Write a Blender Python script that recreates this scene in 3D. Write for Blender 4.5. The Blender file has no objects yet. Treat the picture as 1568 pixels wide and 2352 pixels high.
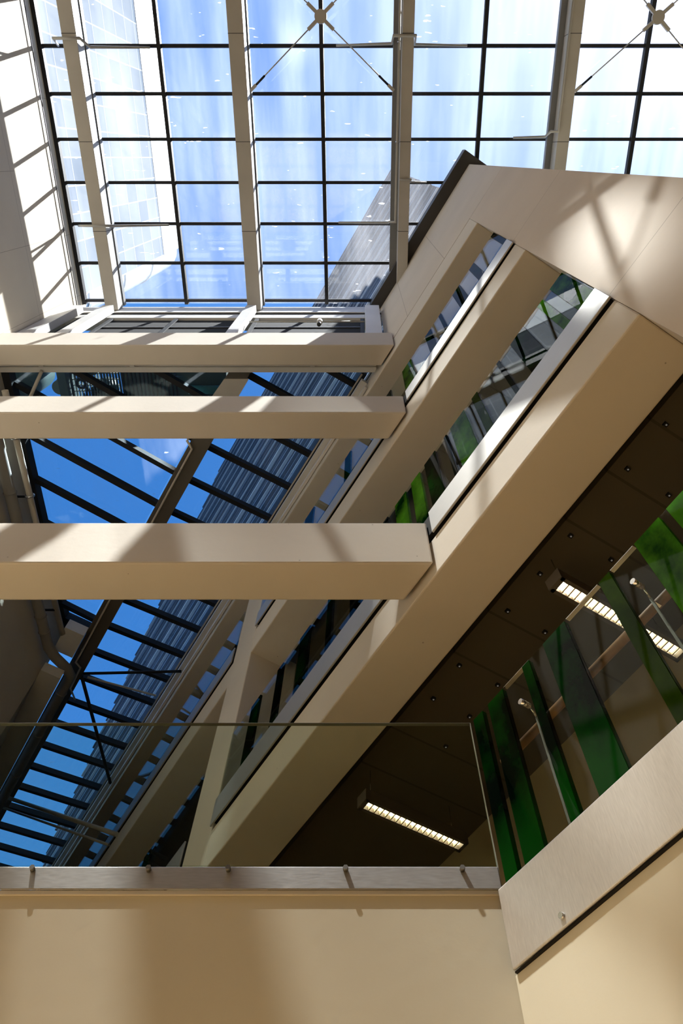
import bpy, bmesh, math, random
from mathutils import Vector, Matrix

random.seed(7)
scene = bpy.context.scene
COL = scene.collection

# ------------------------------------------------------------------ units
S = 3.2                       # metres per layout unit
EYE = 0.5                     # eye height above the atrium floor, layout units
AZ = 0.5528                   # the wing runs this far off the axis of the atrium
DX, DY = -math.sin(AZ), math.cos(AZ)     # along the wing
NX, NY = math.cos(AZ), math.sin(AZ)      # into the wing
PX, PY = 0.2145, 1.0                     # where the cross beams meet the wing


def W(x, y, z):
    return Vector((x * S, y * S, (z + EYE) * S))


def P(s, n, z):
    return W(PX + s * DX + n * NX, PY + s * DY + n * NY, z)


# ------------------------------------------------------------------ camera
cam = bpy.data.cameras.new('camera')
cam.sensor_fit = 'VERTICAL'
cam.sensor_height = 36.0
cam.sensor_width = 24.0
cam.lens = 1610.4 / 2352 * 36.0
cam.shift_x = -(827.3 - 784.0) / 2352
cam.clip_start = 0.05
cam.clip_end = 2000
camo = bpy.data.objects.new('camera', cam)
COL.objects.link(camo)
camo.location = W(0, 0, 0)
camo.rotation_euler = (math.radians(90 + 63.17), 0, 0)
scene.camera = camo

# ------------------------------------------------------------------ sky, sun, exposure
SUN = Vector((0.325, -0.22, 1.0)).normalized()          # towards the sun
world = bpy.data.worlds.new('sky')
scene.world = world
world.use_nodes = True
wn = world.node_tree.nodes
wl = world.node_tree.links
wn.clear()
sky = wn.new('ShaderNodeTexSky')
sky.sky_type = 'NISHITA'
sky.sun_disc = False
sky.sun_elevation = math.asin(SUN.z)
sky.sun_rotation = math.atan2(SUN.x, SUN.y)
sky.air_density = 1.0
sky.dust_density = 0.35
sky.ozone_density = 3.0
bg = wn.new('ShaderNodeBackground')
bg.inputs['Strength'].default_value = 0.27
wo = wn.new('ShaderNodeOutputWorld')
hs = wn.new('ShaderNodeHueSaturation')
hs.inputs['Saturation'].default_value = 1.3
wl.new(sky.outputs[0], hs.inputs['Color'])
wl.new(hs.outputs[0], bg.inputs[0])
wl.new(bg.outputs[0], wo.inputs[0])

sun = bpy.data.lights.new('sun', 'SUN')
sun.energy = 19.5
sun.angle = math.radians(0.53)
sun.color = (1.0, 0.97, 0.94)
suno = bpy.data.objects.new('sun', sun)
COL.objects.link(suno)
suno.location = W(2, -3, 12)
suno.rotation_euler = SUN.to_track_quat('Z', 'Y').to_euler()


def glint(target, toward, x_at, energy, radius, cone, color=(1, 0.95, 0.88), blend=0.6):
    """Sunlight thrown back by the glazing of the tower across the yard."""
    t = (x_at - target[0]) / toward[0]
    a = W(*[target[i] + toward[i] * t for i in range(3)])
    b = W(*target)
    li = bpy.data.lights.new('tower_glint', 'SPOT')
    li.energy = energy
    li.shadow_soft_size = radius
    li.spot_size = math.radians(cone)
    li.spot_blend = blend
    li.color = color
    o = bpy.data.objects.new('tower_glint', li)
    COL.objects.link(o)
    o.location = a
    o.rotation_euler = (a - b).to_track_quat('Z', 'Y').to_euler()


MIR = (-0.34, -0.22, 1.0)
glint((0.36, 0.80, 1.75), MIR, -8.6, 5.5e5, 0.5, 2.5)
glint((0.71, 0.195, 2.12), (-0.30, -0.24, 1.0), -5.2, 6.2e5, 0.3, 1.0, blend=1.0)
glint((0.02, 1.0, 0.15), MIR, -8.6, 4.2e5, 0.5, 2.2)
glint((-0.62, 2.3, 2.4), MIR, -8.6, 2.5e5, 0.6, 1.4)

scene.view_settings.view_transform = 'Standard'
scene.view_settings.look = 'None'
scene.view_settings.gamma = 1.0
scene.view_settings.exposure = 0.0
scene.view_settings.use_curve_mapping = False
try:
    scene.cycles.transparent_max_bounces = 32
    scene.cycles.max_bounces = 14
    scene.cycles.diffuse_bounces = 7
    scene.cycles.glossy_bounces = 6
    scene.cycles.sample_clamp_indirect = 6.0
    scene.cycles.caustics_reflective = False
    scene.cycles.caustics_refractive = False
    scene.cycles.use_denoising = True
except Exception:
    pass


# ------------------------------------------------------------------ materials
class Mat:
    def __init__(self, name):
        self.m = bpy.data.materials.new(name)
        self.m.use_nodes = True
        self.n = self.m.node_tree.nodes
        self.l = self.m.node_tree.links
        self.n.clear()
        self.out = self.n.new('ShaderNodeOutputMaterial')

    def node(self, t, **kw):
        nd = self.n.new(t)
        for k, v in kw.items():
            setattr(nd, k, v)
        return nd

    def link(self, a, b):
        self.l.new(a, b)

    def math(self, op, a, b=None, clamp=False):
        nd = self.n.new('ShaderNodeMath')
        nd.operation = op
        nd.use_clamp = clamp
        for i, v in enumerate((a, b)):
            if v is None:
                continue
            if isinstance(v, (int, float)):
                nd.inputs[i].default_value = v
            else:
                self.l.new(v, nd.inputs[i])
        return nd.outputs[0]

    def pos(self):
        return self.node('ShaderNodeNewGeometry').outputs['Position']

    def noise(self, scale, detail=3.0, vec=None, rough=0.5):
        nd = self.node('ShaderNodeTexNoise')
        nd.inputs['Scale'].default_value = scale
        nd.inputs['Detail'].default_value = detail
        nd.inputs['Roughness'].default_value = rough
        self.link(vec if vec is not None else self.pos(), nd.inputs['Vector'])
        return nd.outputs['Fac']

    def ramp(self, fac, stops):
        nd = self.node('ShaderNodeValToRGB')
        while len(nd.color_ramp.elements) < len(stops):
            nd.color_ramp.elements.new(0.5)
        for e, (p, c) in zip(nd.color_ramp.elements, stops):
            e.position = p
            e.color = (c[0], c[1], c[2], 1)
        self.link(fac, nd.inputs[0])
        return nd.outputs[0]

    def mapped(self, scale):
        mp = self.node('ShaderNodeMapping')
        mp.inputs['Scale'].default_value = scale
        self.link(self.pos(), mp.inputs['Vector'])
        return mp.outputs[0]


def c3(c, k):
    return tuple(min(1.0, v * k) for v in c)


def simple(name, col, rough=0.6, metal=0.0, vary=0.06, scale=1.5, bump=0.0, bscale=60.0, spec=0.4):
    M = Mat(name)
    b = M.node('ShaderNodeBsdfPrincipled')
    f = M.noise(scale, 4)
    M.link(M.ramp(f, [(0.3, c3(col, 1 - vary)), (0.7, c3(col, 1 + vary))]), b.inputs['Base Color'])
    b.inputs['Roughness'].default_value = rough
    b.inputs['Metallic'].default_value = metal
    b.inputs['Specular IOR Level'].default_value = spec
    if bump:
        bp = M.node('ShaderNodeBump')
        bp.inputs['Strength'].default_value = bump
        bp.inputs['Distance'].default_value = 0.01
        M.link(M.noise(bscale, 4), bp.inputs['Height'])
        M.link(bp.outputs[0], b.inputs['Normal'])
    M.link(b.outputs[0], M.out.inputs[0])
    return M.m


def concrete(name, col, joints=(), pits=True, rough=0.75):
    """Painted concrete with air-hole pits; joints: (axis xyz, offset in metres, half width)."""
    M = Mat(name)
    b = M.node('ShaderNodeBsdfPrincipled')
    f = M.noise(0.9, 5)
    base = M.ramp(f, [(0.3, c3(col, 0.95)), (0.7, c3(col, 1.03))])
    mask = None
    if pits:
        v = M.node('ShaderNodeTexVoronoi')
        v.inputs['Scale'].default_value = 5.5
        M.link(M.pos(), v.inputs['Vector'])
        d = M.math('LESS_THAN', v.outputs['Distance'], 0.045)
        sel = M.math('GREATER_THAN', M.noise(3.0, 2), 0.55)
        mask = M.math('MULTIPLY', M.math('MULTIPLY', d, sel), 0.55)
    for ax, off, hw in joints:
        dp = M.node('ShaderNodeVectorMath', operation='DOT_PRODUCT')
        M.link(M.pos(), dp.inputs[0])
        dp.inputs[1].default_value = ax
        q = M.math('ABSOLUTE', M.math('SUBTRACT', dp.outputs['Value'], off))
        q = M.math('MULTIPLY', M.math('LESS_THAN', q, hw), 0.45)
        mask = q if mask is None else M.math('MAXIMUM', mask, q)
    if mask is not None:
        mx = M.node('ShaderNodeMixRGB')
        M.link(mask, mx.inputs[0])
        M.link(base, mx.inputs[1])
        mx.inputs[2].default_value = (col[0] * 0.25, col[1] * 0.2, col[2] * 0.15, 1)
        base = mx.outputs[0]
    M.link(base, b.inputs['Base Color'])
    b.inputs['Roughness'].default_value = rough
    b.inputs['Specular IOR Level'].default_value = 0.25
    bp = M.node('ShaderNodeBump')
    bp.inputs['Strength'].default_value = 0.12
    bp.inputs['Distance'].default_value = 0.01
    M.link(M.noise(14, 5), bp.inputs['Height'])
    M.link(bp.outputs[0], b.inputs['Normal'])
    M.link(b.outputs[0], M.out.inputs[0])
    return M.m


def schlick(M, f0=0.045, k=1.0):
    g = M.node('ShaderNodeNewGeometry')
    dp = M.node('ShaderNodeVectorMath', operation='DOT_PRODUCT')
    M.link(g.outputs['Normal'], dp.inputs[0])
    M.link(g.outputs['Incoming'], dp.inputs[1])
    c = M.math('ABSOLUTE', dp.outputs['Value'])
    p5 = M.math('POWER', M.math('SUBTRACT', 1.0, c, True), 5.0)
    return M.math('MULTIPLY', M.math('ADD', M.math('MULTIPLY', p5, 1 - f0), f0), k, True)


def glass(name, tint=(0.93, 0.97, 0.96), dust=0.0, k=1.0, rough=0.0, streak=(1.5, 0.3, 1)):
    M = Mat(name)
    tr = M.node('ShaderNodeBsdfTransparent')
    tr.inputs[0].default_value = (*tint, 1)
    body = tr.outputs[0]
    if dust:
        tl = M.node('ShaderNodeBsdfTranslucent')
        tl.inputs[0].default_value = (0.95, 0.96, 1.0, 1)
        mx = M.node('ShaderNodeMixShader')
        f = M.noise(1.0, 6, M.mapped(streak), 0.62)
        f2 = M.noise(1.0, 2, M.mapped((3.0, 13.0, 1)))
        fac = M.math('MULTIPLY', M.math('POWER', f, 2.2), dust * 3.2, True)
        sp = M.math('MULTIPLY', M.math('GREATER_THAN', f2, 0.735), dust * 4.0)
        M.link(M.math('ADD', fac, sp, True), mx.inputs[0])
        M.link(body, mx.inputs[1])
        M.link(tl.outputs[0], mx.inputs[2])
        body = mx.outputs[0]
    gl = M.node('ShaderNodeBsdfGlossy')
    gl.inputs['Roughness'].default_value = rough
    m2 = M.node('ShaderNodeMixShader')
    M.link(schlick(M, k=k), m2.inputs[0])
    M.link(body, m2.inputs[1])
    M.link(gl.outputs[0], m2.inputs[2])
    M.link(m2.outputs[0], M.out.inputs[0])
    return M.m


def green_glass(name, deep, bright, density=0.5, bands=()):
    """Printed green interlayer: cloudy leaf-and-water picture, partly see-through; bands: heights where the print turns bright."""
    M = Mat(name)
    f = M.noise(2.4, 6, M.mapped((1, 1, 0.7)), 0.62)
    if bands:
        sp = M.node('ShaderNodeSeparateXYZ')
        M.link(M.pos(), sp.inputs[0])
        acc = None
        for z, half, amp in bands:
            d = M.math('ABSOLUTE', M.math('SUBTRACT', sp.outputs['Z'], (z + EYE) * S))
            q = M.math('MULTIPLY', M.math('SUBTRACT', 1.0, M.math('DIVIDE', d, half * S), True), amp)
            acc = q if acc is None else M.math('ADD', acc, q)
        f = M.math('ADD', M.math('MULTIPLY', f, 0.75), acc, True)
    colr = M.ramp(f, [(0.36, deep), (0.52, c3(bright, 0.6)), (0.68, bright)])
    tr = M.node('ShaderNodeBsdfTransparent')
    M.link(colr, tr.inputs[0])
    tl = M.node('ShaderNodeBsdfTranslucent')
    df = M.node('ShaderNodeBsdfDiffuse')
    M.link(colr, tl.inputs[0])
    M.link(colr, df.inputs[0])
    ad = M.node('ShaderNodeMixShader')
    ad.inputs[0].default_value = 0.35
    M.link(tl.outputs[0], ad.inputs[1])
    M.link(df.outputs[0], ad.inputs[2])
    mx = M.node('ShaderNodeMixShader')
    mx.inputs[0].default_value = density
    M.link(tr.outputs[0], mx.inputs[1])
    M.link(ad.outputs[0], mx.inputs[2])
    gl = M.node('ShaderNodeBsdfGlossy')
    gl.inputs['Roughness'].default_value = 0.0
    m2 = M.node('ShaderNodeMixShader')
    M.link(schlick(M, k=0.22), m2.inputs[0])
    M.link(mx.outputs[0], m2.inputs[1])
    M.link(gl.outputs[0], m2.inputs[2])
    M.link(m2.outputs[0], M.out.inputs[0])
    return M.m


def brushed(name, col, rough=0.34, axis_scale=(2, 2, 60), metal=0.85):
    M = Mat(name)
    b = M.node('ShaderNodeBsdfPrincipled')
    f = M.noise(6.0, 4, M.mapped(axis_scale))
    M.link(M.ramp(f, [(0.25, c3(col, 0.9)), (0.75, c3(col, 1.06))]), b.inputs['Base Color'])
    b.inputs['Metallic'].default_value = metal
    M.link(M.math('ADD', M.math('MULTIPLY', f, 0.16), rough - 0.08), b.inputs['Roughness'])
    M.link(b.outputs[0], M.out.inputs[0])
    return M.m


def emit(name, col, strength):
    M = Mat(name)
    e = M.node('ShaderNodeEmission')
    e.inputs[0].default_value = (*col, 1)
    e.inputs[1].default_value = strength
    M.link(e.outputs[0], M.out.inputs[0])
    return M.m


def tower_glass(name):
    """Curtain wall: pale panes with white transoms, the panes differing a little."""
    M = Mat(name)
    b = M.node('ShaderNodeBsdfDiffuse')
    br = M.node('ShaderNodeTexBrick')
    br.offset = 0.0
    br.inputs['Color1'].default_value = (0.16, 0.20, 0.25, 1)
    br.inputs['Color2'].default_value = (0.30, 0.32, 0.34, 1)
    br.inputs['Mortar'].default_value = (0.55, 0.55, 0.55, 1)
    br.inputs['Scale'].default_value = 1.0
    br.inputs['Mortar Size'].default_value = 0.07
    br.inputs['Brick Width'].default_value = 2.55
    br.inputs['Row Height'].default_value = 4.2
    cb = M.node('ShaderNodeCombineXYZ')
    sp = M.node('ShaderNodeSeparateXYZ')
    M.link(M.pos(), sp.inputs[0])
    M.link(sp.outputs['Y'], cb.inputs['X'])
    M.link(sp.outputs['Z'], cb.inputs['Y'])
    M.link(cb.outputs[0], br.inputs['Vector'])
    M.link(br.outputs['Color'], b.inputs['Color'])
    M.link(b.outputs[0], M.out.inputs[0])
    return M.m


CREAM = (0.70, 0.635, 0.54)
jz = lambda z, h=0.006: ((0, 0, 1), (z + EYE) * S, h)
js = lambda s, h=0.006: ((DX, DY, 0), (PX * DX + PY * DY + s) * S, h)
m_conc = concrete('cream_concrete', CREAM)
m_wallp = concrete('cream_plaster', (0.65, 0.59, 0.45), pits=False)
m_wall_up = concrete('cream_wall_panels', (0.68, 0.59, 0.49), joints=[jz(3.13), jz(1.853)], pits=False)
m_fascia = concrete('cream_fascia_panels', (0.68, 0.60, 0.50), joints=[js(-0.5425), js(-0.145)], pits=False)
m_wall_left = concrete('left_wall_panels', (0.68, 0.61, 0.49),
                       joints=[((0, 1, 0), y * S, 0.006) for y in (-0.38, 0.08, 0.54, 1.0)] + [jz(5.08)], pits=False)
m_steelpaint = simple('warm_grey_steel_paint', (0.47, 0.44, 0.39), 0.5)
m_postpaint = simple('pale_steel_paint', (0.74, 0.72, 0.68), 0.5)
m_railgrey = simple('grey_glazing_rail', (0.20, 0.20, 0.20), 0.5)
m_dark = simple('black_glazing_bar', (0.022, 0.022, 0.024), 0.65, spec=0.2)
m_darkgrey = simple('charcoal_flashing', (0.045, 0.042, 0.04), 0.6)
m_brown = simple('bronze_rafter_paint', (0.12, 0.105, 0.085), 0.5)
m_silver = brushed('brushed_stainless', (0.47, 0.455, 0.43), 0.5, metal=0.7)
m_fasc1 = brushed('sanded_aluminium', (0.66, 0.61, 0.55), 0.42, (30, 30, 3))
m_rail = brushed('galvanised_angle', (0.5, 0.49, 0.47), 0.45, (3, 3, 20))
m_chrome = simple('polished_steel', (0.75, 0.75, 0.74), 0.2, 1.0, 0.02)
m_boltm = simple('zinc_bolt', (0.2, 0.19, 0.17), 0.5, 0.8)
m_pipe = simple('painted_pipe', (0.45, 0.44, 0.41), 0.4)
m_pipecream = simple('cream_pipe_paint', (0.62, 0.57, 0.48), 0.45)
m_pvc = simple('grey_drainpipe', (0.27, 0.26, 0.24), 0.6, spec=0.2)
m_wood = simple('oiled_timber', (0.27, 0.14, 0.055), 0.45, 0, 0.25, 8)
m_black = simple('black_plastic', (0.01, 0.01, 0.01), 0.5)
m_gap = simple('gap_black', (0.012, 0.01, 0.008), 0.9)
m_gl_up = glass('dusty_skylight_glass', (0.92, 0.95, 0.97), dust=0.046, k=0.8, streak=(0.9, 0.12, 1))
m_gl_low = glass('rain_marked_skylight_glass', (0.80, 0.90, 0.95), dust=0.03, k=0.7)
m_gl = glass('clear_balustrade_glass', (0.90, 0.94, 0.92), k=0.42)
m_gl1 = glass('gallery_balustrade_glass', (0.87, 0.90, 0.87), k=0.22)
m_gl_b = glass('greenish_balustrade_glass', (0.905, 0.94, 0.88), k=0.16)
m_green = green_glass('leaf_green_glass', (0.003, 0.05, 0.005), (0.20, 0.62, 0.03))
m_green2 = green_glass('olive_green_glass', (0.03, 0.075, 0.003), (0.075, 0.17, 0.004), 0.75)
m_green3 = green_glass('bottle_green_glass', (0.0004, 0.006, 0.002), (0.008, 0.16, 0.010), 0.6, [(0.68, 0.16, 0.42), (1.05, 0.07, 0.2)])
m_lamp = emit('fluorescent_tube', (1.0, 0.80, 0.55), 13.0)
m_dot = emit('pilot_dot', (1.0, 0.9, 0.75), 0.12)
m_louvre = simple('white_louvre_blade', (0.75, 0.66, 0.52), 0.35)
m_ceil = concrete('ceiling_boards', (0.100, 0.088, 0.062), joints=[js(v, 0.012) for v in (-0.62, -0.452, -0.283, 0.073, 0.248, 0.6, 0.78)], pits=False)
m_backw = simple('timber_veneer_panels', (0.40, 0.32, 0.17), 0.6)
m_floor = simple('warm_stone_floor', (0.40, 0.26, 0.12), 0.5)
m_tower = tower_glass('pale_curtain_wall')
m_white = simple('white_tower_cladding', (0.85, 0.85, 0.84), 0.5)
m_finwall = simple('blue_office_glass', (0.26, 0.42, 0.68), 0.2, 0.0, 0.25, 0.35, spec=0.8)
m_fin = simple('slate_blue_fin', (0.10, 0.13, 0.18), 0.5)
m_finp = simple('pale_fin_edge', (0.55, 0.58, 0.60), 0.5)
m_plant = simple('dark_green_plant_paint', (0.04, 0.07, 0.06), 0.5)
m_barrel = simple('sage_green_drum', (0.16, 0.20, 0.16), 0.5)
m_copper = simple('verdigris_pipe', (0.08, 0.28, 0.26), 0.5)


# ------------------------------------------------------------------ mesh helpers
class MB:
    def __init__(self):
        self.bm = bmesh.new()

    def hexa(self, c):
        v = [self.bm.verts.new(p) for p in c]
        for f in ((0, 3, 2, 1), (4, 5, 6, 7), (0, 1, 5, 4), (1, 2, 6, 5), (2, 3, 7, 6), (3, 0, 4, 7)):
            self.bm.faces.new([v[i] for i in f])
        return self

    def xbox(self, x0, x1, y0, y1, z0, z1):
        return self.hexa([W(x0, y0, z0), W(x1, y0, z0), W(x1, y1, z0), W(x0, y1, z0),
                          W(x0, y0, z1), W(x1, y0, z1), W(x1, y1, z1), W(x0, y1, z1)])

    def dbox(self, s0, s1, n0, n1, z0, z1):
        return self.hexa([P(s0, n0, z0), P(s0, n1, z0), P(s1, n1, z0), P(s1, n0, z0),
                          P(s0, n0, z1), P(s0, n1, z1), P(s1, n1, z1), P(s1, n0, z1)])

    def prism(self, pts, z0, z1):
        """pts: plan corners (x, y), counter-clockwise."""
        a = [self.bm.verts.new(W(x, y, z0)) for x, y in pts]
        b = [self.bm.verts.new(W(x, y, z1)) for x, y in pts]
        n = len(pts)
        self.bm.faces.new(a[::-1])
        self.bm.faces.new(b)
        for i in range(n):
            self.bm.faces.new([a[i], a[(i + 1) % n], b[(i + 1) % n], b[i]])
        return self

    def bar(self, a, b, w, h, up=Vector((0, 0, 1))):
        """Rectangular bar between two world points; w across, h along up."""
        a, b = Vector(a), Vector(b)
        d = (b - a).normalized()
        x = d.cross(up).normalized() * (w / 2)
        z = x.cross(d).normalized() * (h / 2)
        return self.hexa([a - x - z, a + x - z, b + x - z, b - x - z, a - x + z, a + x + z, b + x + z, b - x + z])

    def tube(self, pts, r, seg=12, caps=True):
        pts = [Vector(p) for p in pts]
        rings = []
        for i, p in enumerate(pts):
            d0 = (p - pts[i - 1]).normalized() if i else None
            d1 = (pts[i + 1] - p).normalized() if i < len(pts) - 1 else None
            t = (d0 + d1).normalized() if d0 and d1 else (d0 or d1)
            k = 1.0
            if d0 and d1:
                k = 1.0 / max(0.5, math.cos(d0.angle(d1) / 2))
            ref = Vector((0, 0, 1)) if abs(t.z) < 0.9 else Vector((1, 0, 0))
            x = t.cross(ref).normalized()
            y = x.cross(t).normalized()
            rings.append([self.bm.verts.new(p + (x * math.cos(q) + y * math.sin(q)) * r * (k if d0 and d1 else 1))
                          for q in [2 * math.pi * j / seg for j in range(seg)]])
        for a, b in zip(rings, rings[1:]):
            for j in range(seg):
                f = self.bm.faces.new([a[j], a[(j + 1) % seg], b[(j + 1) % seg], b[j]])
                f.smooth = True
        if caps:
            self.bm.faces.new(rings[0][::-1])
            self.bm.faces.new(rings[-1])
        return self

    def ring(self, c, axis, r, rr, seg=20, sub=8):
        c, axis = Vector(c), Vector(axis).normalized()
        ref = Vector((0, 0, 1)) if abs(axis.z) < 0.9 else Vector((1, 0, 0))
        x = axis.cross(ref).normalized()
        y = axis.cross(x).normalized()
        rows = []
        for i in range(seg):
            a = 2 * math.pi * i / seg
            o = x * math.cos(a) + y * math.sin(a)
            rows.append([self.bm.verts.new(c + o * (r + rr * math.cos(b)) + axis * rr * math.sin(b))
                         for b in [2 * math.pi * j / sub for j in range(sub)]])
        for i in range(seg):
            for j in range(sub):
                f = self.bm.faces.new([rows[i][j], rows[(i + 1) % seg][j], rows[(i + 1) % seg][(j + 1) % sub], rows[i][(j + 1) % sub]])
                f.smooth = True
        return self

    def build(self, name, mat, parent=None, bevel=0.0):
        bm = self.bm
        bmesh.ops.recalc_face_normals(bm, faces=bm.faces)
        lo = Vector([min(v.co[i] for v in bm.verts) for i in range(3)])
        hi = Vector([max(v.co[i] for v in bm.verts) for i in range(3)])
        base = Vector(((lo.x + hi.x) / 2, (lo.y + hi.y) / 2, lo.z))
        bmesh.ops.translate(bm, verts=bm.verts, vec=-base)
        me = bpy.data.meshes.new(name)
        bm.to_mesh(me)
        bm.free()
        me.materials.append(mat)
        o = bpy.data.objects.new(name, me)
        COL.objects.link(o)
        if parent is not None:
            o.parent = parent
            o.location = base - world_loc(parent)
        else:
            o.location = base
        if bevel:
            bv = o.modifiers.new('bevel', 'BEVEL')
            bv.width = bevel
            bv.segments = 2
            bv.limit_method = 'ANGLE'
        return o


def world_loc(o):
    v = Vector(o.location)
    while o.parent is not None:
        o = o.parent
        v += Vector(o.location)
    return v


def tag(o, label=None, cat=None, group=None, kind=None):
    if label:
        o['label'] = label
    if cat:
        o['category'] = cat
    if group:
        o['group'] = group
    if kind:
        o['kind'] = kind
    return o


def thing(name, loc, label, cat, group=None):
    o = bpy.data.objects.new(name, None)
    o.empty_display_size = 0.2
    COL.objects.link(o)
    o.location = loc
    return tag(o, label, cat, group)


def struct(o):
    return tag(o, kind='structure')


def copy_tree(o, parent=None):
    c = o.copy()
    COL.objects.link(c)
    c.parent = parent
    for ch in [k for k in bpy.data.objects if k.parent == o]:
        copy_tree(ch, c)
    return c


# ================================================================== THE SETTING
LX = -2.28                                   # left wall plane
struct(MB().xbox(LX - 0.3, 5.2, -4.6, 1.0, -0.56, -0.5).build('floor', m_floor))
struct(MB().prism([(LX - 0.1, 1.125), (0.13, 1.125), (-5.2, 9.8), (-6.2, 9.2)], 0.52, 0.60).build('floor', m_floor))
struct(MB().dbox(-3.2, 10.0, 0.03, 3.0, 0.50, 0.60).build('floor', m_floor))

# left wall: tall beside the high skylight, lower beside the narrow one
b = MB()
b.xbox(LX - 0.25, LX, -4.6, 1.19, -0.5, 5.97)
b.xbox(LX - 0.25, LX, 1.19, 3.27, -0.5, 4.44)
struct(b.build('wall_left', m_wall_left))
struct(MB().dbox(3.25, 10.0, -1.25, -0.935, -0.5, 4.44).build('wall_left', m_wallp))
# bridge wall below the near balustrade
struct(MB().xbox(LX, 0.2215, 1.0, 1.12, -0.5, 0.693).build('wall_front', m_wallp))
# lower wall of the wing, set back under the metal fascia
struct(MB().dbox(-4.4, 0.0, -0.003, 0.10, -0.5, 0.569).build('wall_right', m_wallp))
# tall pier at the end of the wing and the fascia wall below the coping
struct(MB().dbox(-1.122, -0.803, 0.0, 0.20, 0.60, 4.41).build('wall_right', m_wall_up))
struct(MB().dbox(-1.122, 0.10, 0.0, 0.20, 4.415, 5.78).build('wall_right', m_fascia))
# closing walls of the hall behind the viewer and of the wing
struct(MB().xbox(LX, 5.2, -3.3, -3.15, -0.5, 5.79).build('wall_back', m_floor))  # unseen; set close and dark to weaken reflections in the near glass
struct(MB().xbox(5.05, 5.2, -4.6, 1.1, -0.5, 5.97).build('wall_east', m_wallp))
struct(MB().xbox(1.0, 5.05, 1.08, 1.2, 0.6, 5.97).build('wall_north', m_wallp))
struct(MB().dbox(-3.2, 10.0, 0.75, 0.82, 0.60, 1.70).build('wall_gallery', m_backw))
struct(MB().dbox(-1.0, 10.0, 2.2, 2.3, 1.86, 5.7).build('wall_office', m_wallp))
struct(MB().dbox(9.9, 10.0, -1.2, 2.3, -0.5, 5.7).build('wall_end', m_wallp))
struct(MB().dbox(-1.122, -1.0, 0.2, 2.3, 1.86, 5.7).build('wall_end', m_wallp))
# ceilings / slabs of the wing
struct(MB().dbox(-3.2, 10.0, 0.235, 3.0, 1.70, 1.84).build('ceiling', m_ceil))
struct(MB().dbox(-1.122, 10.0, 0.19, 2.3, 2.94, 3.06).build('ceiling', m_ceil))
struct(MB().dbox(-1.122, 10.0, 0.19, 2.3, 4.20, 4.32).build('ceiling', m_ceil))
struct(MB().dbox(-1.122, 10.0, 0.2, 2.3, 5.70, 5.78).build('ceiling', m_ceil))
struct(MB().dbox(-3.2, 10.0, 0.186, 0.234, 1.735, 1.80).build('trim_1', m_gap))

struct(MB().xbox(LX, 5.2, -3.3, -1.755, 5.80, 5.97).build('ceiling', m_floor))  # unseen solid roof, added to cut the sky fill from behind
# ------------------------------------------------------------------ high skylight
GZ = 5.95
RAF = [-2.0, -0.851, 0.301, 1.453, 2.605, 3.757]
PUR = [-0.7056 + 0.2925 * k for k in range(-3, 7)]
bays = [(LX, RAF[0])] + list(zip(RAF, RAF[1:])) + [(RAF[-1], 5.05)]
for i, (xa, xb) in enumerate(bays):
    w = bpy.data.objects.new('window_%d' % (i + 1), None)
    COL.objects.link(w)
    w.location = W((xa + xb) / 2, -0.3, GZ)
    struct(w)
    g = MB()
    hw = 0.016
    g.xbox(xa, xa + (0.03 if i == 0 else 0.02), -1.75, 1.077, GZ - 0.05, GZ)
    g.xbox(xb - 0.02, xb, -1.75, 1.077, GZ - 0.05, GZ)
    if xb - xa > 0.5:
        xm = (xa + xb) / 2
        g.xbox(xm - 0.014, xm + 0.014, -1.75, 1.077, GZ - 0.05, GZ)
    for y in PUR:
        g.xbox(xa, xb, y - 0.011, y + 0.011, GZ - 0.035, GZ)
    g.build('muntin_grid', m_dark, w)
    MB().xbox(xa, xb, -1.75, 1.077, GZ, GZ + 0.006).build('glass_pane', m_gl_up, w)

# ------------------------------------------------------------------ narrow skylight
LZ = 4.40
SK = [0.687 + 0.2865 * k for k in range(-2, 32)]


def xy(s, n):
    return (PX + s * DX + n * NX, PY + s * DY + n * NY)


def zr(n):
    """Height of the narrow roof: a shallow valley along the rafter."""
    return LZ + 0.05 * (max(0.0, n + 0.665) / 0.635) + 0.05 * max(0.0, -0.80 - n)


def clip_left(s):
    """n of the left end of a bar at s: at the left wall, the upstand or the corner."""
    lo = -0.80
    n = -0.80
    while n > -2.4:
        x, y = xy(s, n - 0.005)
        if x < LX + 0.01 or y < 1.20:
            break
        n -= 0.005
    return n


w = bpy.data.objects.new('window_8', None)
COL.objects.link(w)
w.location = P(4, -0.35, LZ)
struct(w)
g = MB()
for s in SK:
    if xy(s, -0.4)[1] < 1.12 or s > 9.8:
        continue
    n0 = -0.67
    while xy(s, n0)[1] < 1.20:
        n0 += 0.01
    g.bar(P(s, n0, zr(n0) - 0.02), P(s, -0.03, zr(-0.03) - 0.02), 0.034 * S, 0.05 * S)
g.bar(P(0.30, -0.035, zr(-0.03) - 0.02), P(9.8, -0.035, zr(-0.03) - 0.02), 0.03 * S, 0.05 * S)
g.build('muntin_grid', m_dark, w)
g = MB()
v = [g.bm.verts.new(p) for p in (P(0.64, -0.665, LZ + 0.01), P(0.22, -0.03, zr(-0.03) + 0.01), P(9.8, -0.03, zr(-0.03) + 0.01), P(9.8, -0.665, LZ + 0.01))]
g.bm.faces.new(v)
ex = bmesh.ops.extrude_face_region(g.bm, geom=list(g.bm.faces))
bmesh.ops.translate(g.bm, verts=[e for e in ex['geom'] if isinstance(e, bmesh.types.BMVert)], vec=(0, 0, 0.02))
g.build('glass_pane', m_gl_low, w)

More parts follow.
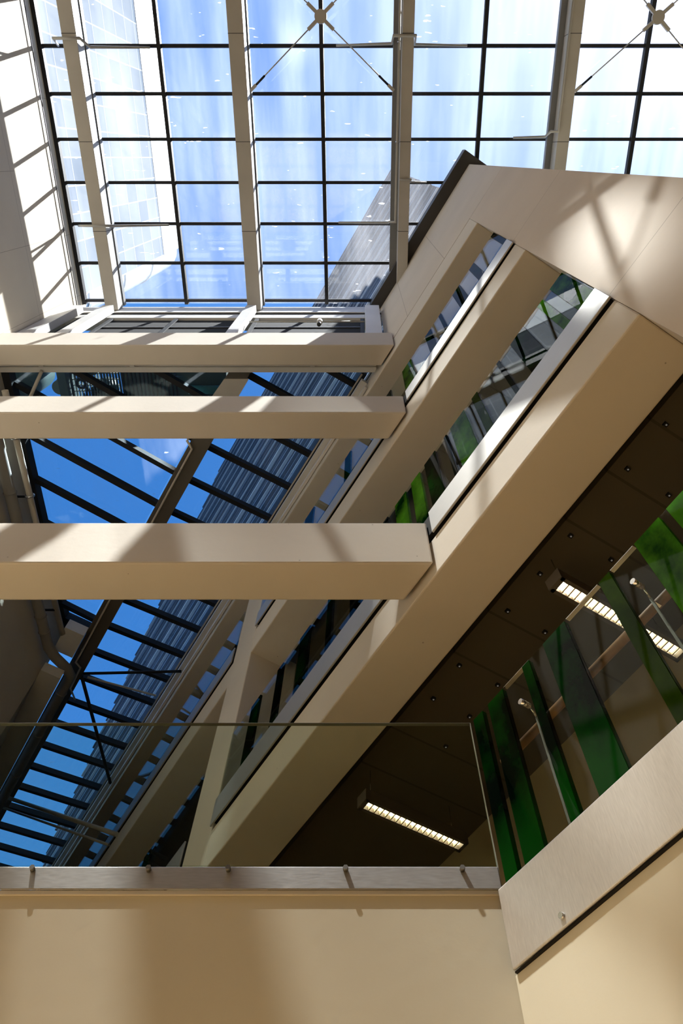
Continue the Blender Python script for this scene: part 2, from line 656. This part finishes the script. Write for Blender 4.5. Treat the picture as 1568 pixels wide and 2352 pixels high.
w = bpy.data.objects.new('window_9', None)
COL.objects.link(w)
w.location = W(-1.7, 1.9, LZ)
struct(w)
g = MB()
for s in SK:
    if s < 0.75 or s > 3.15:
        continue
    n1 = clip_left(s)
    if n1 < -0.83:
        g.bar(P(s, -0.78, LZ - 0.02), P(s, n1, zr(n1) - 0.02), 0.034 * S, 0.05 * S)
g.xbox(LX, LX + 0.05, 1.19, 3.36, LZ - 0.03, LZ + 0.05)
g.dbox(3.08, 3.13, -1.06, -0.78, LZ - 0.03, LZ + 0.05)
g.build('muntin_grid', m_dark, w)
a, c, d, e = xy(0.78, -0.80), xy(3.1, -0.80), (LX, 3.33), (LX, 1.19)
MB().prism([(-0.83, 1.19), c, d, e], LZ + 0.035, LZ + 0.042).build('glass_pane', m_gl_low, w)

# ================================================================== CONCRETE FRAME
def cross_beam(z0, z1, label):
    ya, yb = 1.0, 1.125
    n_end = -0.010
    xe = lambda y: PX + ((n_end) - (y - PY) * NY) / NX
    b_ = MB().prism([(LX, ya), (xe(ya), ya), (xe(yb), yb), (LX, yb)], z0, z1)
    return tag(b_.build('cross_beam', m_conc, bevel=0.02), label, 'beam', 'cross beams over the atrium')


cross_beam(1.666, 1.906, 'lowest and widest-looking cream concrete cross beam, just above the glass balustrade')
cross_beam(2.947, 3.187, 'middle cream concrete cross beam, between the top one and the lowest one')
cross_beam(4.190, 4.520, 'topmost cream concrete cross beam, under the dark vents at the skylight edge')


def edge_beam(s0, s1, z0, z1, label):
    return tag(MB().dbox(s0, s1, 0.0, 0.184, z0, z1).build('edge_beam', m_conc, bevel=0.015), label, 'beam',
               'sloping-looking edge beams of the wing')


edge_beam(-0.8025, 9.9, 1.630, 1.807, 'lowest broad concrete edge beam, above the dark gallery ceiling')
edge_beam(-0.803, 9.9, 2.868, 3.067, 'middle concrete edge beam between the two long glass balustrades')
edge_beam(-0.803, 9.9, 4.120, 4.405, 'top concrete edge beam under the high fascia wall')

tag(MB().dbox(1.47, 1.735, -0.002, 0.26, 0.60, 4.118).build('concrete_column', m_conc, bevel=0.015),
    'tall cream concrete column standing in the wing behind the near glass balustrade', 'column')

# coping
b = thing('roof_coping', P(-0.5, 0, 5.78), 'charcoal metal coping along the top of the high fascia wall', 'coping')
MB().dbox(-1.185, 0.13, -0.082, 0.06, 5.782, 5.93).build('long_flashing', m_darkgrey, b)
MB().dbox(-1.185, -1.124, 0.06, 0.24, 5.782, 5.93).build('end_flashing', m_darkgrey, b)

# ================================================================== STEEL OF THE HIGH SKYLIGHT
YR = -1.75                                   # glazed roof cut short here, behind the viewer, to lessen the sky fill


def rafter(xa, xb, fa, fb, label):
    t = thing('steel_rafter', W((xa + xb) / 2, -0.3, 5.70), label, 'rafter', 'steel rafters of the high skylight')
    MB().xbox(xa, xb, YR, 1.085, 5.70, 5.84).build('box_section', m_steelpaint, t, 0.01)
    MB().xbox(fa, fb, YR, 1.077, 5.845, 5.898).build('glazing_rail', m_railgrey, t)
    for y in (-0.75, -0.1, 0.5):
        MB().xbox(xa - 0.0005, xb + 0.0005, y - 0.002, y + 0.002, 5.6995, 5.8405).build('splice_seam', m_darkgrey, t)


rafter(-2.025, -1.925, -1.955, -1.918, 'skylight rafter nearest the sunlit left wall')
rafter(-0.897, -0.790, -0.815, -0.780, 'second skylight rafter from the sunlit left wall, warm grey with no pipe')
rafter(0.285, 0.365, 0.230, 0.300, 'skylight rafter right of the first cross brace, ending at the fascia wall')
rafter(1.415, 1.500, 1.375, 1.440, 'skylight rafter rising from the top of the bare pier wall')
rafter(2.575, 2.655, 2.530, 2.600, 'skylight rafter past the second cross brace, at the edge of the frame')


def brace(x, y, label):
    z = 5.75
    t = thing('cross_brace', W(x, y, z), label, 'brace', 'cross braces under the skylight')
    MB().tube([W(x, y, z - 0.012), W(x, y, z + 0.012)], 0.042 * S, 28).build('hub_disc', m_steelpaint, t, 0.006)
    for sx in (-1, 1):
        for sy in (-1, 1):
            e = Vector((sx * 0.505, sy * 0.432, 0))
            u = e.normalized()
            p0 = W(x, y, z)
            r = MB().tube([p0 + u * 0.10 * S, p0 + e * S - u * 0.03 * S], 0.0042 * S, 10).build('tie_rod', m_steelpaint, t)
            MB().bar(p0 + u * 0.04 * S, p0 + u * 0.115 * S, 0.022 * S, 0.02 * S).build('fork_end', m_steelpaint, r)
            MB().bar(p0 + e * S - u * 0.055 * S, p0 + e * S, 0.02 * S, 0.02 * S).build('fork_end', m_steelpaint, r)
            MB().tube([p0 + e * S - u * 0.14 * S, p0 + e * S - u * 0.055 * S], 0.0075 * S, 10).build('turnbuckle', m_dark, r)


brace(-0.269, -0.851, 'steel cross brace with round hub between the second and third rafters')
brace(2.016, -0.846, 'steel cross brace with round hub at the corner over the pier wall')


def pipe(name, pts, r, mat, label, cat='pipe', group=None, clips=()):
    t = thing(name, pts[0], label, cat, group)
    MB().tube(pts, r, 10).build('tube', mat, t)
    for c_, ax in clips:
        MB().ring(c_, ax, r * 1.25, r * 0.4, 14, 6).build('pipe_clip', m_chrome, t)
    return t


rs = 0.0075 * S
zp = 5.69
pipe('sprinkler_pipe', [W(0.265, -1.7, zp), W(0.262, 0.435, zp), W(0.217, 0.435, zp + 0.02), W(0.217, 0.452, 5.86), W(-0.17, 0.452, 5.88)], rs, m_pipe,
     'sprinkler pipe under the third rafter, bending off beside the fascia wall', group='sprinkler pipes',
     clips=[(W(0.263, y, zp), (0, 1, 0)) for y in (-0.7, -0.1)])
pipe('sprinkler_pipe', [W(-0.17, -0.70, 5.87), W(0.22, -0.71, 5.85), W(0.225, -0.735, 5.685), W(0.375, -0.735, 5.685), W(0.38, -0.705, 5.85), W(0.75, -0.70, 5.87)], rs, m_pipe,
     'short sprinkler branch crossing under the third rafter near the first brace', group='sprinkler pipes')
pipe('sprinkler_pipe', [W(0.285, 0.145, 5.685), W(0.37, 0.145, 5.685), W(0.375, 0.165, 5.86), W(0.50, 0.17, 5.87)], rs * 0.8, m_pipe,
     'small sprinkler elbow poking out of the third rafter by the coping', group='sprinkler pipes')
pipe('sprinkler_pipe', [W(1.415, -1.7, zp), W(1.41, -0.165, zp), W(1.36, -0.165, zp + 0.01), W(1.36, -0.135, 5.86), W(1.13, -0.13, 5.88)], rs, m_pipe,
     'sprinkler pipe under the rafter above the pier wall', group='sprinkler pipes')
pipe('sprinkler_pipe', [W(-2.12, -0.70, 5.87), W(-2.08, -0.72, 5.685), W(-1.90, -0.72, 5.685), W(-1.895, -0.69, 5.86), W(-1.48, -0.69, 5.88)], rs, m_pipe,
     'sprinkler branch crossing under the rafter by the left wall, higher up the skylight', group='sprinkler pipes')
pipe('sprinkler_pipe', [W(-2.19, 0.475, 5.87), W(-2.08, 0.46, 5.685), W(-1.90, 0.46, 5.685), W(-1.895, 0.475, 5.86), W(-1.49, 0.47, 5.88)], rs, m_pipe,
     'sprinkler branch crossing under the rafter by the left wall, near the eave', group='sprinkler pipes')
tag(MB().tube([W(LX + 0.012, -1.7, 5.785), W(LX + 0.012, 0.5, 5.76), W(LX + 0.012, 1.07, 5.755)], 0.004 * S, 8).build('black_cable', m_black),
    'thin black cable running along the top of the sunlit left wall', 'cable')

# ================================================================== EAVE OF THE HIGH SKYLIGHT
t = thing('eave_beam', W(-1, 1.13, 5.5), 'pale steel eave beam where the high skylight ends', 'beam')
MB().xbox(LX, 0.165, 1.088, 1.20, 5.64, 5.86).build('top_channel', m_postpaint, t, 0.01)
MB().xbox(LX, 0.165, 1.10, 1.20, 5.48, 5.635).build('lower_channel', m_postpaint, t, 0.01)
MB().xbox(LX, 0.165, 1.094, 1.0995, 5.615, 5.63).build('shadow_gap', m_gap, t)
t = thing('sill_beam', W(-1, 1.13, 4.36), 'pale steel sill under the dark vents, seen below the topmost cross beam', 'beam')
MB().xbox(LX, 0.10, 1.128, 1.19, 4.35, 4.50).build('sill_plate', m_postpaint, t, 0.008)
MB().xbox(LX, 0.10, 1.172, 1.205, 4.325, 4.349).build('drip_edge', m_postpaint, t)
for x in (-2.0, -1.43, -0.3):
    MB().xbox(x - 0.015, x + 0.015, 1.135, 1.171, 4.33, 4.349).build('stiffener', m_postpaint, t)
for x0, x1, lab in ((LX + 0.012, -2.17, 'white steel post against the left wall below the eave'),
                    (-2.01, -1.93, 'sunlit white steel post below the first rafter'),
                    (-0.89, -0.815, 'sunlit white steel post below the second rafter'),
                    (0.035, 0.145, 'pale broad steel post beside the fascia wall')):
    t = thing('eave_post', W((x0 + x1) / 2, 1.13, 4.52), lab, 'post', 'posts of the eave wall')
    MB().xbox(x0, x1, 1.03, 1.086, 4.525, 5.62).build('post_shaft', m_postpaint, t, 0.008)
    MB().xbox(x0 - 0.012, x1 + 0.012, 1.0865, 1.098, 4.525, 4.60).build('foot_plate', m_postpaint, t)


def vent(x0, x1, label):
    t = thing('vent_panel', W((x0 + x1) / 2, 1.15, 4.51), label, 'vent', 'dark vents under the eave')
    f = MB()
    f.xbox(x0, x1, 1.119, 1.126, 4.51, 5.47)
    f.build('back_sheet', m_gap, t)
    for k in range(3):
        z = 4.66 + k * 0.27
        MB().xbox(x0, x1, 1.112, 1.118, z, z + 0.03).build('transom', m_darkgrey, t)
    n = max(1, int((x1 - x0) / 0.5))
    for k in range(n + 1):
        x = x0 + (x1 - x0 - 0.03) * k / n
        MB().xbox(x, x + 0.03, 1.103, 1.111, 4.51, 5.47).build('stile', m_dark, t)


vent(-2.165, -2.02, 'narrow dark vent between the first two white posts by the left wall')
vent(-1.92, -0.90, 'long dark vent between the two sunlit white posts')
vent(-0.805, 0.03, 'dark vent beside the fascia wall, crossed by a thin pipe')
pipe('thin_rail', [W(-0.79, 1.045, 5.07), W(0.03, 1.045, 5.07)], 0.006 * S, m_pipe, 'thin horizontal pipe across the dark vent beside the fascia wall')
t = thing('camera_sensor', W(-0.29, 1.05, 4.98), 'small white sensor hanging from the thin pipe at the vent', 'sensor')
MB().tube([W(-0.29, 1.045, 5.09), W(-0.29, 1.045, 5.03)], 0.02 * S, 14).build('mount', m_white, t)
MB().tube([W(-0.29, 1.045, 5.03), W(-0.29, 1.045, 4.97)], 0.014 * S, 14).build('lens_barrel', m_black, t)

# ================================================================== NARROW SKYLIGHT: RAFTER, STRUTS, PIPES
t = thing('valley_rafter', P(4, -0.73, 4.2), 'long dark valley rafter of the narrow lower skylight', 'rafter')
g = MB()
g.prism([(-0.828, 1.206), (-0.69, 1.206), xy(9.8, -0.665), xy(9.8, -0.80)], 4.19, 4.375)
g.build('box_section', m_brown, t, 0.01)
MB().prism([(-0.83, 1.206), (-0.68, 1.206), xy(0.95, -0.66), xy(0.95, -0.805)], 4.176, 4.189).build('end_plate', m_steelpaint, t)
pipe('conduit', [P(1.18, -0.80, 4.22), P(1.2, -0.80, 4.165), P(1.235, -0.75, 4.165), P(3.24, -0.748, 4.165), P(3.27, -0.70, 4.165), P(3.5, -0.69, 4.165), P(3.62, -0.62, 4.2)], 0.0065 * S, m_pipecream,
     'cream conduit clipped under the dark valley rafter', 'conduit',
     clips=[(P(q, -0.748, 4.165), (DX, DY, 0)) for q in (1.4, 1.9, 2.5, 3.1)])
pipe('strut', [P(3.345, -0.66, 4.20), P(2.97, -0.03, 4.24)], 0.011 * S, m_dark, 'dark strut running level across the narrow skylight', 'strut', 'struts of the narrow skylight')
pipe('strut', [P(3.38, -0.66, 4.20), P(4.37, -0.03, 4.24)], 0.013 * S, m_dark, 'dark diagonal strut below the level one in the narrow skylight', 'strut', 'struts of the narrow skylight')
pipe('strut', [P(4.90, -0.74, 4.17), P(3.34, -0.006, 3.05)], 0.015 * S, m_pipe, 'thicker grey strut behind the near glass, slanting down to the middle edge beam', 'strut', 'struts of the narrow skylight')
pipe('strut', [P(4.98, -0.74, 4.13), P(3.50, -0.006, 3.08)], 0.009 * S, m_pipe, 'thin grey strut just under the thicker slanting one behind the near glass', 'strut', 'struts of the narrow skylight')
pipe('sprinkler_pipe', [P(3.42, -0.62, 4.26), P(3.33, -0.09, 4.28)], 0.008 * S, m_pipecream, 'pale sprinkler branch under a glazing bar near the struts', group='sprinkler pipes')
pipe('brace_tube', [W(-1.99, 1.19, 4.31), W(-2.22, 1.55, 4.31)], 0.011 * S, m_pipecream, 'short cream diagonal tube under the narrow skylight by the left wall', 'strut')
# conduit along the wing side of the narrow skylight
pipe('conduit', [P(0.30, -0.055, 4.36), P(2.4, -0.055, 4.36), P(9.5, -0.055, 4.36)], 0.006 * S, m_pipecream, 'cream conduit along the wing side of the narrow skylight', 'conduit')
t = thing('gutter_ledge', P(4, -0.03, 4.41), 'stepped pale gutter ledge along the top edge beam', 'gutter')
MB().dbox(0.32, 9.8, -0.045, -0.004, 4.30, 4.345).build('upper_lip', m_postpaint, t)
MB().dbox(0.32, 9.8, -0.022, -0.004, 4.20, 4.235).build('lower_lip', m_postpaint, t)

t = thing('drainpipe', W(-2.2, 2, 4.0), 'fat grey drainpipe along the left wall turning at the corner', 'pipe')
pa = [W(-2.225, 1.25, 4.03), W(-2.225, 3.12, 4.03), W(-2.19, 3.20, 4.02), P(3.19, -0.78, 4.02), P(3.24, -0.735, 4.02), P(3.35, -0.735, 4.02), P(9.6, -0.74, 4.02)]
MB().tube(pa, 0.036 * S, 18).build('pipe_run', m_pvc, t)
for y in (1.9, 2.15, 2.85, 2.98):
    MB().ring(W(-2.225, y, 4.03), (0, 1, 0), 0.038 * S, 0.005 * S).build('collar', m_pvc, t)
for q in (3.42, 3.9, 4.4):
    MB().ring(P(q, -0.737, 4.02), (DX, DY, 0), 0.038 * S, 0.005 * S).build('collar', m_pvc, t)
for y in (1.95, 2.83):
    MB().bar(W(-2.25, y, 4.075), W(-2.14, y, 4.075), 0.012 * S, 0.012 * S).build('bracket', m_black, t)
pipe('slim_pipe', [W(-2.135, 1.25, 4.09), W(-2.135, 3.05, 4.09)], 0.02 * S, m_pipecream, 'slimmer cream pipe beside the grey drainpipe on the left wall', clips=[(W(-2.135, y, 4.09), (0, 1, 0)) for y in (1.55, 1.95)])
t = thing('ledge_beam', P(6, -0.85, 3.9), 'pale box beam running beside the drainpipe past the corner', 'beam')
MB().dbox(3.16, 9.8, -0.93, -0.785, 3.88, 3.965).build('soffit_box', m_postpaint, t, 0.008)
MB().dbox(2.92, 3.155, -0.93, -0.785, 4.10, 4.20).build('end_block', m_postpaint, t, 0.008)

# ================================================================== BALUSTRADES
def stripe(parent, s0, s1, z0, z1, mat):
    MB().dbox(s0, s1, -0.0055, 0.0045, z0, z1).build('green_panel', mat, parent)


def balustrade(label, channels, runs, z0, zt, stripes, mat_ch=m_silver, cdrop=0.126, gmat=None, cn=-0.013, group='glass balustrades of the wing'):
    t = thing('glass_balustrade', P((runs[0][0] + runs[-1][1]) / 2, 0, z0 - cdrop), label, 'balustrade', group)
    for a, b_ in channels:
        ch = MB().dbox(a, b_, cn, -0.0055, z0 - cdrop, z0).build('base_channel', mat_ch, t, 0.006)
    for a, b_ in runs:
        cuts = sorted([q for q in stripes if q[0] >= a - 1e-4 and q[1] <= b_ + 1e-4])
        pos = a
        for s0, s1, mt in cuts:
            if s0 - pos > 0.002:
                MB().dbox(pos, s0 - 0.001, -0.005, 0.004, z0, zt).build('glass_panel', gmat or m_gl, t)
            stripe(t, s0, s1, z0, zt, mt)
            pos = s1 + 0.001
        if b_ - pos > 0.002:
            MB().dbox(pos, b_, -0.005, 0.004, z0, zt).build('glass_panel', gmat or m_gl, t)
        MB().dbox(a, b_, -0.005, 0.030, z0 - cdrop + 0.02, z0 - 0.002).build('inner_fixing', m_gap, t)
    return t


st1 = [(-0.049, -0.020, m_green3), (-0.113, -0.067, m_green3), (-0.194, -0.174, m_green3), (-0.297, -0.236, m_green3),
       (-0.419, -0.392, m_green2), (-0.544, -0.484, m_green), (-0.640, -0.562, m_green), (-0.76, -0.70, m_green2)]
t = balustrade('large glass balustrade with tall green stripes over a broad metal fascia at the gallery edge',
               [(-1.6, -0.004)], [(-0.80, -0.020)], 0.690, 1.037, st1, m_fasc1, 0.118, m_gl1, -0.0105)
for a, b_ in ((-0.115, -0.195), (-0.30, -0.39), (-0.42, -0.482)):
    MB().dbox(b_ + 0.002, a - 0.002, -0.005, 0.004, 1.0372, 1.0380).build('edge_highlight', m_chrome, t)  # thin steel strips drawn as highlights along the glass top edges
for k in range(3):
    s = -0.1436 - 0.298 * k
    po = MB().dbox(s - 0.0024, s + 0.0024, 0.0285, 0.0315, 0.60, 0.955).build('post', m_boltm, t)
    MB().tube([P(s, 0.03, 0.953), P(s - 0.006, 0.012, 0.968)], 0.0022 * S, 8).build('stand_off', m_chrome, po)
    MB().tube([P(s - 0.006, 0.012, 0.966), P(s - 0.006, -0.009, 0.966)], 0.0055 * S, 16).build('clamp_disc', m_chrome, po)
    MB().bar(P(s, 0.03, 0.945), P(s, 0.046, 0.945), 0.005 * S, 0.005 * S).build('rail_bracket', m_chrome, po)
MB().tube([P(-0.80, 0.050, 0.957), P(-0.02, 0.050, 0.957)], 0.0085 * S, 14).build('handrail', m_wood, t)
MB().tube([P(-0.1168, -0.014, 0.586), P(-0.1168, -0.010, 0.586)], 0.0045 * S, 16).build('screw', m_chrome, t)

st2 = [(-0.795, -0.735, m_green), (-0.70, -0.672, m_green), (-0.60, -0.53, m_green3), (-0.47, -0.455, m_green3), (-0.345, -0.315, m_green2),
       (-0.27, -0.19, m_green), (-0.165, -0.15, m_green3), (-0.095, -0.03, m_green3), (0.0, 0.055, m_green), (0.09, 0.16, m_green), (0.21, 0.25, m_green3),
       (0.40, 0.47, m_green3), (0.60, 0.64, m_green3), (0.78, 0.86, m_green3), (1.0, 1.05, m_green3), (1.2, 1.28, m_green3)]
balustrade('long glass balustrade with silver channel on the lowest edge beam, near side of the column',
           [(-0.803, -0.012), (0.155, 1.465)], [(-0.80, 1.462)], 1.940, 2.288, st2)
balustrade('glass balustrade on the lowest edge beam beyond the concrete column',
           [(1.745, 9.5)], [(1.745, 9.5)], 1.940, 2.288, [(2.3, 2.4, m_green3), (2.7, 2.76, m_green), (3.1, 3.2, m_green3), (3.6, 3.7, m_green), (4.2, 4.3, m_green3)])
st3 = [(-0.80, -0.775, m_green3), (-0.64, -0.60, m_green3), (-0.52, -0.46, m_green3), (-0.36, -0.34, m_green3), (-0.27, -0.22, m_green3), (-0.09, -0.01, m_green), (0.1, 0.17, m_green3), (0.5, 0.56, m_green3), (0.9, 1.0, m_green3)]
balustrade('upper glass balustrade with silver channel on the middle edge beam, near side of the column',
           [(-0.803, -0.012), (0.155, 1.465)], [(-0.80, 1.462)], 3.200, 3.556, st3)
balustrade('upper glass balustrade on the middle edge beam beyond the concrete column',
           [(1.745, 9.5)], [(1.745, 9.5)], 3.200, 3.556, [])

# near balustrade on the bridge wall
t = thing('glass_balustrade', W(-0.9, 1.0, 0.69), 'plain clear glass balustrade bolted along the near bridge wall', 'balustrade')
MB().xbox(LX, 0.216, 0.9935, 0.9962, 0.693, 0.731).build('angle_rail', m_rail, t, 0.005)
MB().xbox(LX, 0.216, 0.9965, 1.0035, 0.700, 1.0467).build('glass_panel', m_gl_b, t)
MB().xbox(0.2161, 0.2170, 0.9962, 1.0038, 0.700, 1.0466).build('edge_highlight', m_pipe, t)  # pale strip drawn as the bright line down the glass end
MB().xbox(LX, 0.217, 0.9962, 1.0038, 1.0468, 1.0474).build('top_edge', m_boltm, t)
MB().xbox(LX, 0.216, 1.006, 1.014, 0.695, 0.742).build('inner_strip', m_gl_b, t)
bolt = None
for x in (-0.69, -0.511, -0.33, -0.206, -0.023, 0.159):
    if bolt is None:
        bolt = MB().tube([W(x, 0.993, 0.7245), W(x, 0.985, 0.7245)], 0.0042 * S, 6).build('bolt', m_boltm, t)
        x_first = x
    else:
        o = bolt.copy()
        COL.objects.link(o)
        o.parent = t
        o.location = bolt.location + Vector(((x - x_first) * S, 0, 0))
MB().xbox(LX, 0.217, 0.9955, 0.9995, 0.686, 0.6925).build('mortar_bead', m_pipecream, t)
tag(MB().dbox(-1.6, -0.004, -0.0065, 0.010, 0.5694, 0.5717).build('gap_shadow_strip', m_gap), 'black seal for the shadow in the gap under the broad metal fascia', 'strip')  # black strip drawn for the shadow gap below the fascia

# ================================================================== GALLERY LIGHTS
def linear_light(s, n0, n1, z, label):
    t = thing('linear_light', P(s, n0, z), label, 'light', 'fluorescent gallery lights')
    hw = 0.026
    g = MB()
    g.dbox(s - hw, s - hw + 0.011, n0, n1, z, z + 0.035)
    g.dbox(s + hw - 0.011, s + hw, n0, n1, z, z + 0.035)
    g.dbox(s - hw, s + hw, n0, n1, z + 0.0351, z + 0.042)
    g.dbox(s - hw, s + hw, n0 - 0.004, n0 + 0.012, z, z + 0.042)
    g.dbox(s - hw, s + hw, n1 - 0.012, n1, z, z + 0.042)
    g.build('housing', m_brown, t)
    MB().dbox(s - hw + 0.011, s + hw - 0.011, n0 + 0.012, n1 - 0.012, z + 0.018, z + 0.034).build('tube_lamp', m_lamp, t)
    k = n0 + 0.03
    while k < n1 - 0.02:
        MB().dbox(s - 0.0145, s + 0.0145, k, k + 0.004, z + 0.002, z + 0.0175).build('louvre_blade', m_louvre, t)
        k += 0.0205
    for n in (n0 + 0.03, n1 - 0.04):
        MB().tube([P(s, n, z + 0.042), P(s, n, 1.70)], 0.0012 * S, 6).build('hanger_wire', m_chrome, t)


linear_light(0.800, 0.250, 0.640, 1.55, 'louvred tube light seen through the near balustrade, over the gallery')
linear_light(-0.160, 0.250, 0.700, 1.55, 'louvred tube light hanging behind the green-striped balustrade')

dl = thing('ceiling_spot', P(-0.63, 0.274, 1.693), 'small square black ceiling spot', 'light', 'square spots in the gallery ceiling')
MB().dbox(-0.636, -0.624, 0.268, 0.280, 1.693, 1.70).build('square_bezel', m_black, dl)
MB().dbox(-0.632, -0.628, 0.272, 0.276, 1.6915, 1.6929).build('lens', m_dot, dl)
grid = [(-0.63, 0.274), (-0.485, 0.274), (-0.485, 0.419), (-0.25, 0.275), (-0.25, 0.421), (-0.108, 0.28), (0.042, 0.279), (0.045, 0.419),
        (0.28, 0.275), (0.28, 0.42), (0.43, 0.282), (0.43, 0.421), (0.575, 0.43)]
for i, (s, n) in enumerate(grid):
    o = dl if i == 0 else copy_tree(dl)
    o.location = P(s, n, 1.693)
    pl = 'nearer the edge beam' if n < 0.35 else 'nearer the green-striped glass'
    o['label'] = 'square ceiling spot, %s, %s' % (
        ['first', 'second', 'second', 'third', 'third', 'fourth', 'fifth', 'fourth', 'sixth', 'fifth', 'seventh', 'sixth', 'seventh'][i] + ' down its row', pl)

# ================================================================== OUTSIDE
t = thing('office_tower', W(-10.5, -5, -0.5), 'bright white office tower seen through the skylight by the left wall', 'building')
MB().xbox(-12.0, -9.0, -14.0, 4.0, -0.5, 34.0).build('curtain_wall', m_tower, t)
MB().xbox(-12.0, -8.98, -14.0, 4.0, 34.0, 37.0).build('crown', m_white, t)
g = MB()
g.prism([(-12.0, 4.0)] + [(-9.0 - 1.0 + 1.0 * math.cos(q), 4.0 + 1.0 * math.sin(q)) for q in [math.pi / 2 * k / 8 for k in range(9)]] + [(-12, 5.0)], -0.5, 36.5)
g.build('rounded_corner', m_white, t)
for k in range(6):
    z = 12 + 4.0 * k
    MB().prism([(-12.0, 4.001)] + [(-9.96 + 1.0 * math.cos(q), 4.0 + 1.02 * math.sin(q)) for q in [math.pi / 2 * j / 8 for j in range(9)]] + [(-12, 5.02)], z, z + 0.25).build('corner_band', m_finp, t)

t = thing('finned_office_block', P(6, 1.5, 5.8), 'blue glass office block with long horizontal fins rising over the wing', 'building')
MB().dbox(-0.95, 10.8, 0.30, 2.2, 5.99, 24.3).build('glass_wall', m_finwall, t)
z = 6.1
k = 0
while z < 24.2:
    e = 10.8 + 0.19 * math.sin(k * 0.9)
    MB().dbox(-0.96, e, 0.266 if k % 3 else 0.255, 0.298, z, z + (0.030 if k % 3 else 0.075)).build('fin', m_fin if k % 4 else m_finp, t)
    z += 0.227 + 0.0076 * k
    k += 1

t = thing('roof_grating', W(-2.17, 1.65, 5.6), 'steel roof grating seen through the narrow skylight', 'grating')
g = MB()
for k in range(17):
    x = -2.36 + 0.024 * k
    g.xbox(x, x + 0.008, 1.42, 1.96, 5.60, 5.63)
for k in range(12):
    y = 1.42 + 0.049 * k
    g.xbox(-2.36, -1.97, y, y + 0.006, 5.602, 5.628)
g.build('grating_mesh', m_plant, t)
MB().xbox(-2.43, -2.362, 1.40, 2.0, 5.50, 5.68).build('edge_beam_channel', m_plant, t)
t = thing('plant_unit', W(-1.5, 1.7, 5.62), 'big dark green rooftop unit above the narrow skylight', 'machine')
MB().xbox(-1.97, -1.10, 1.42, 1.98, 5.64, 6.1).build('casing', m_plant, t, 0.02)
for k in range(14):
    MB().xbox(-1.95 + k * 0.033, -1.94 + k * 0.033, 1.43, 1.97, 5.625, 5.639).build('rib', m_dark, t)
tag(MB().tube([W(-1.40, 1.69, 5.55), W(-1.14, 1.69, 5.55)], 0.035 * S, 14).build('refrigerant_pipe', m_copper), 'turquoise pipe under the big rooftop unit', 'pipe')
for (x, y, r, lab) in ((-2.49, 1.70, 0.06, 'sage green drum against the blue sky beside the roof grating'),
                       (-2.56, 1.52, 0.05, 'drum half hidden by the topmost cross beam above the narrow skylight'),
                       (-2.20, 1.52, 0.075, 'dark drum standing on the roof grating near the unit'),
                       (-2.15, 1.75, 0.085, 'larger dark drum standing on the roof grating')):
    t = thing('drum', W(x, y, 5.56), lab, 'drum', 'drums on the roof')
    MB().tube([W(x, y, 5.64), W(x, y, 5.85)], r * S, 24).build('barrel', m_barrel if x < -2.4 else m_plant, t)
    MB().ring(W(x, y, 5.74), (0, 0, 1), r * S, 0.006 * S).build('hoop', m_dark, t)
t = thing('hose_coil', W(-2.28, 1.65, 5.57), 'coiled dark hose lying on the roof grating', 'hose')
MB().ring(W(-2.28, 1.65, 5.585), (0, 0, 1), 0.035 * S, 0.012 * S).build('coil', m_dark, t)
MB().tube([W(-2.25, 1.62, 5.585), W(-2.24, 1.70, 5.585), W(-2.28, 1.85, 5.585)], 0.008 * S, 8).build('loose_end', m_dark, t)
t = thing('roof_tank', W(-2.85, 1.66, 5.6), 'large black rooftop tank by the left wall above the narrow skylight', 'tank')
MB().tube([W(-2.86, 1.68, 5.62), W(-2.86, 1.68, 6.1)], 0.16 * S, 28).build('tank_body', m_plant, t)
MB().tube([W(-2.67, 1.60, 5.62), W(-2.67, 1.60, 6.0)], 0.05 * S, 20).build('side_vessel', m_plant, t)
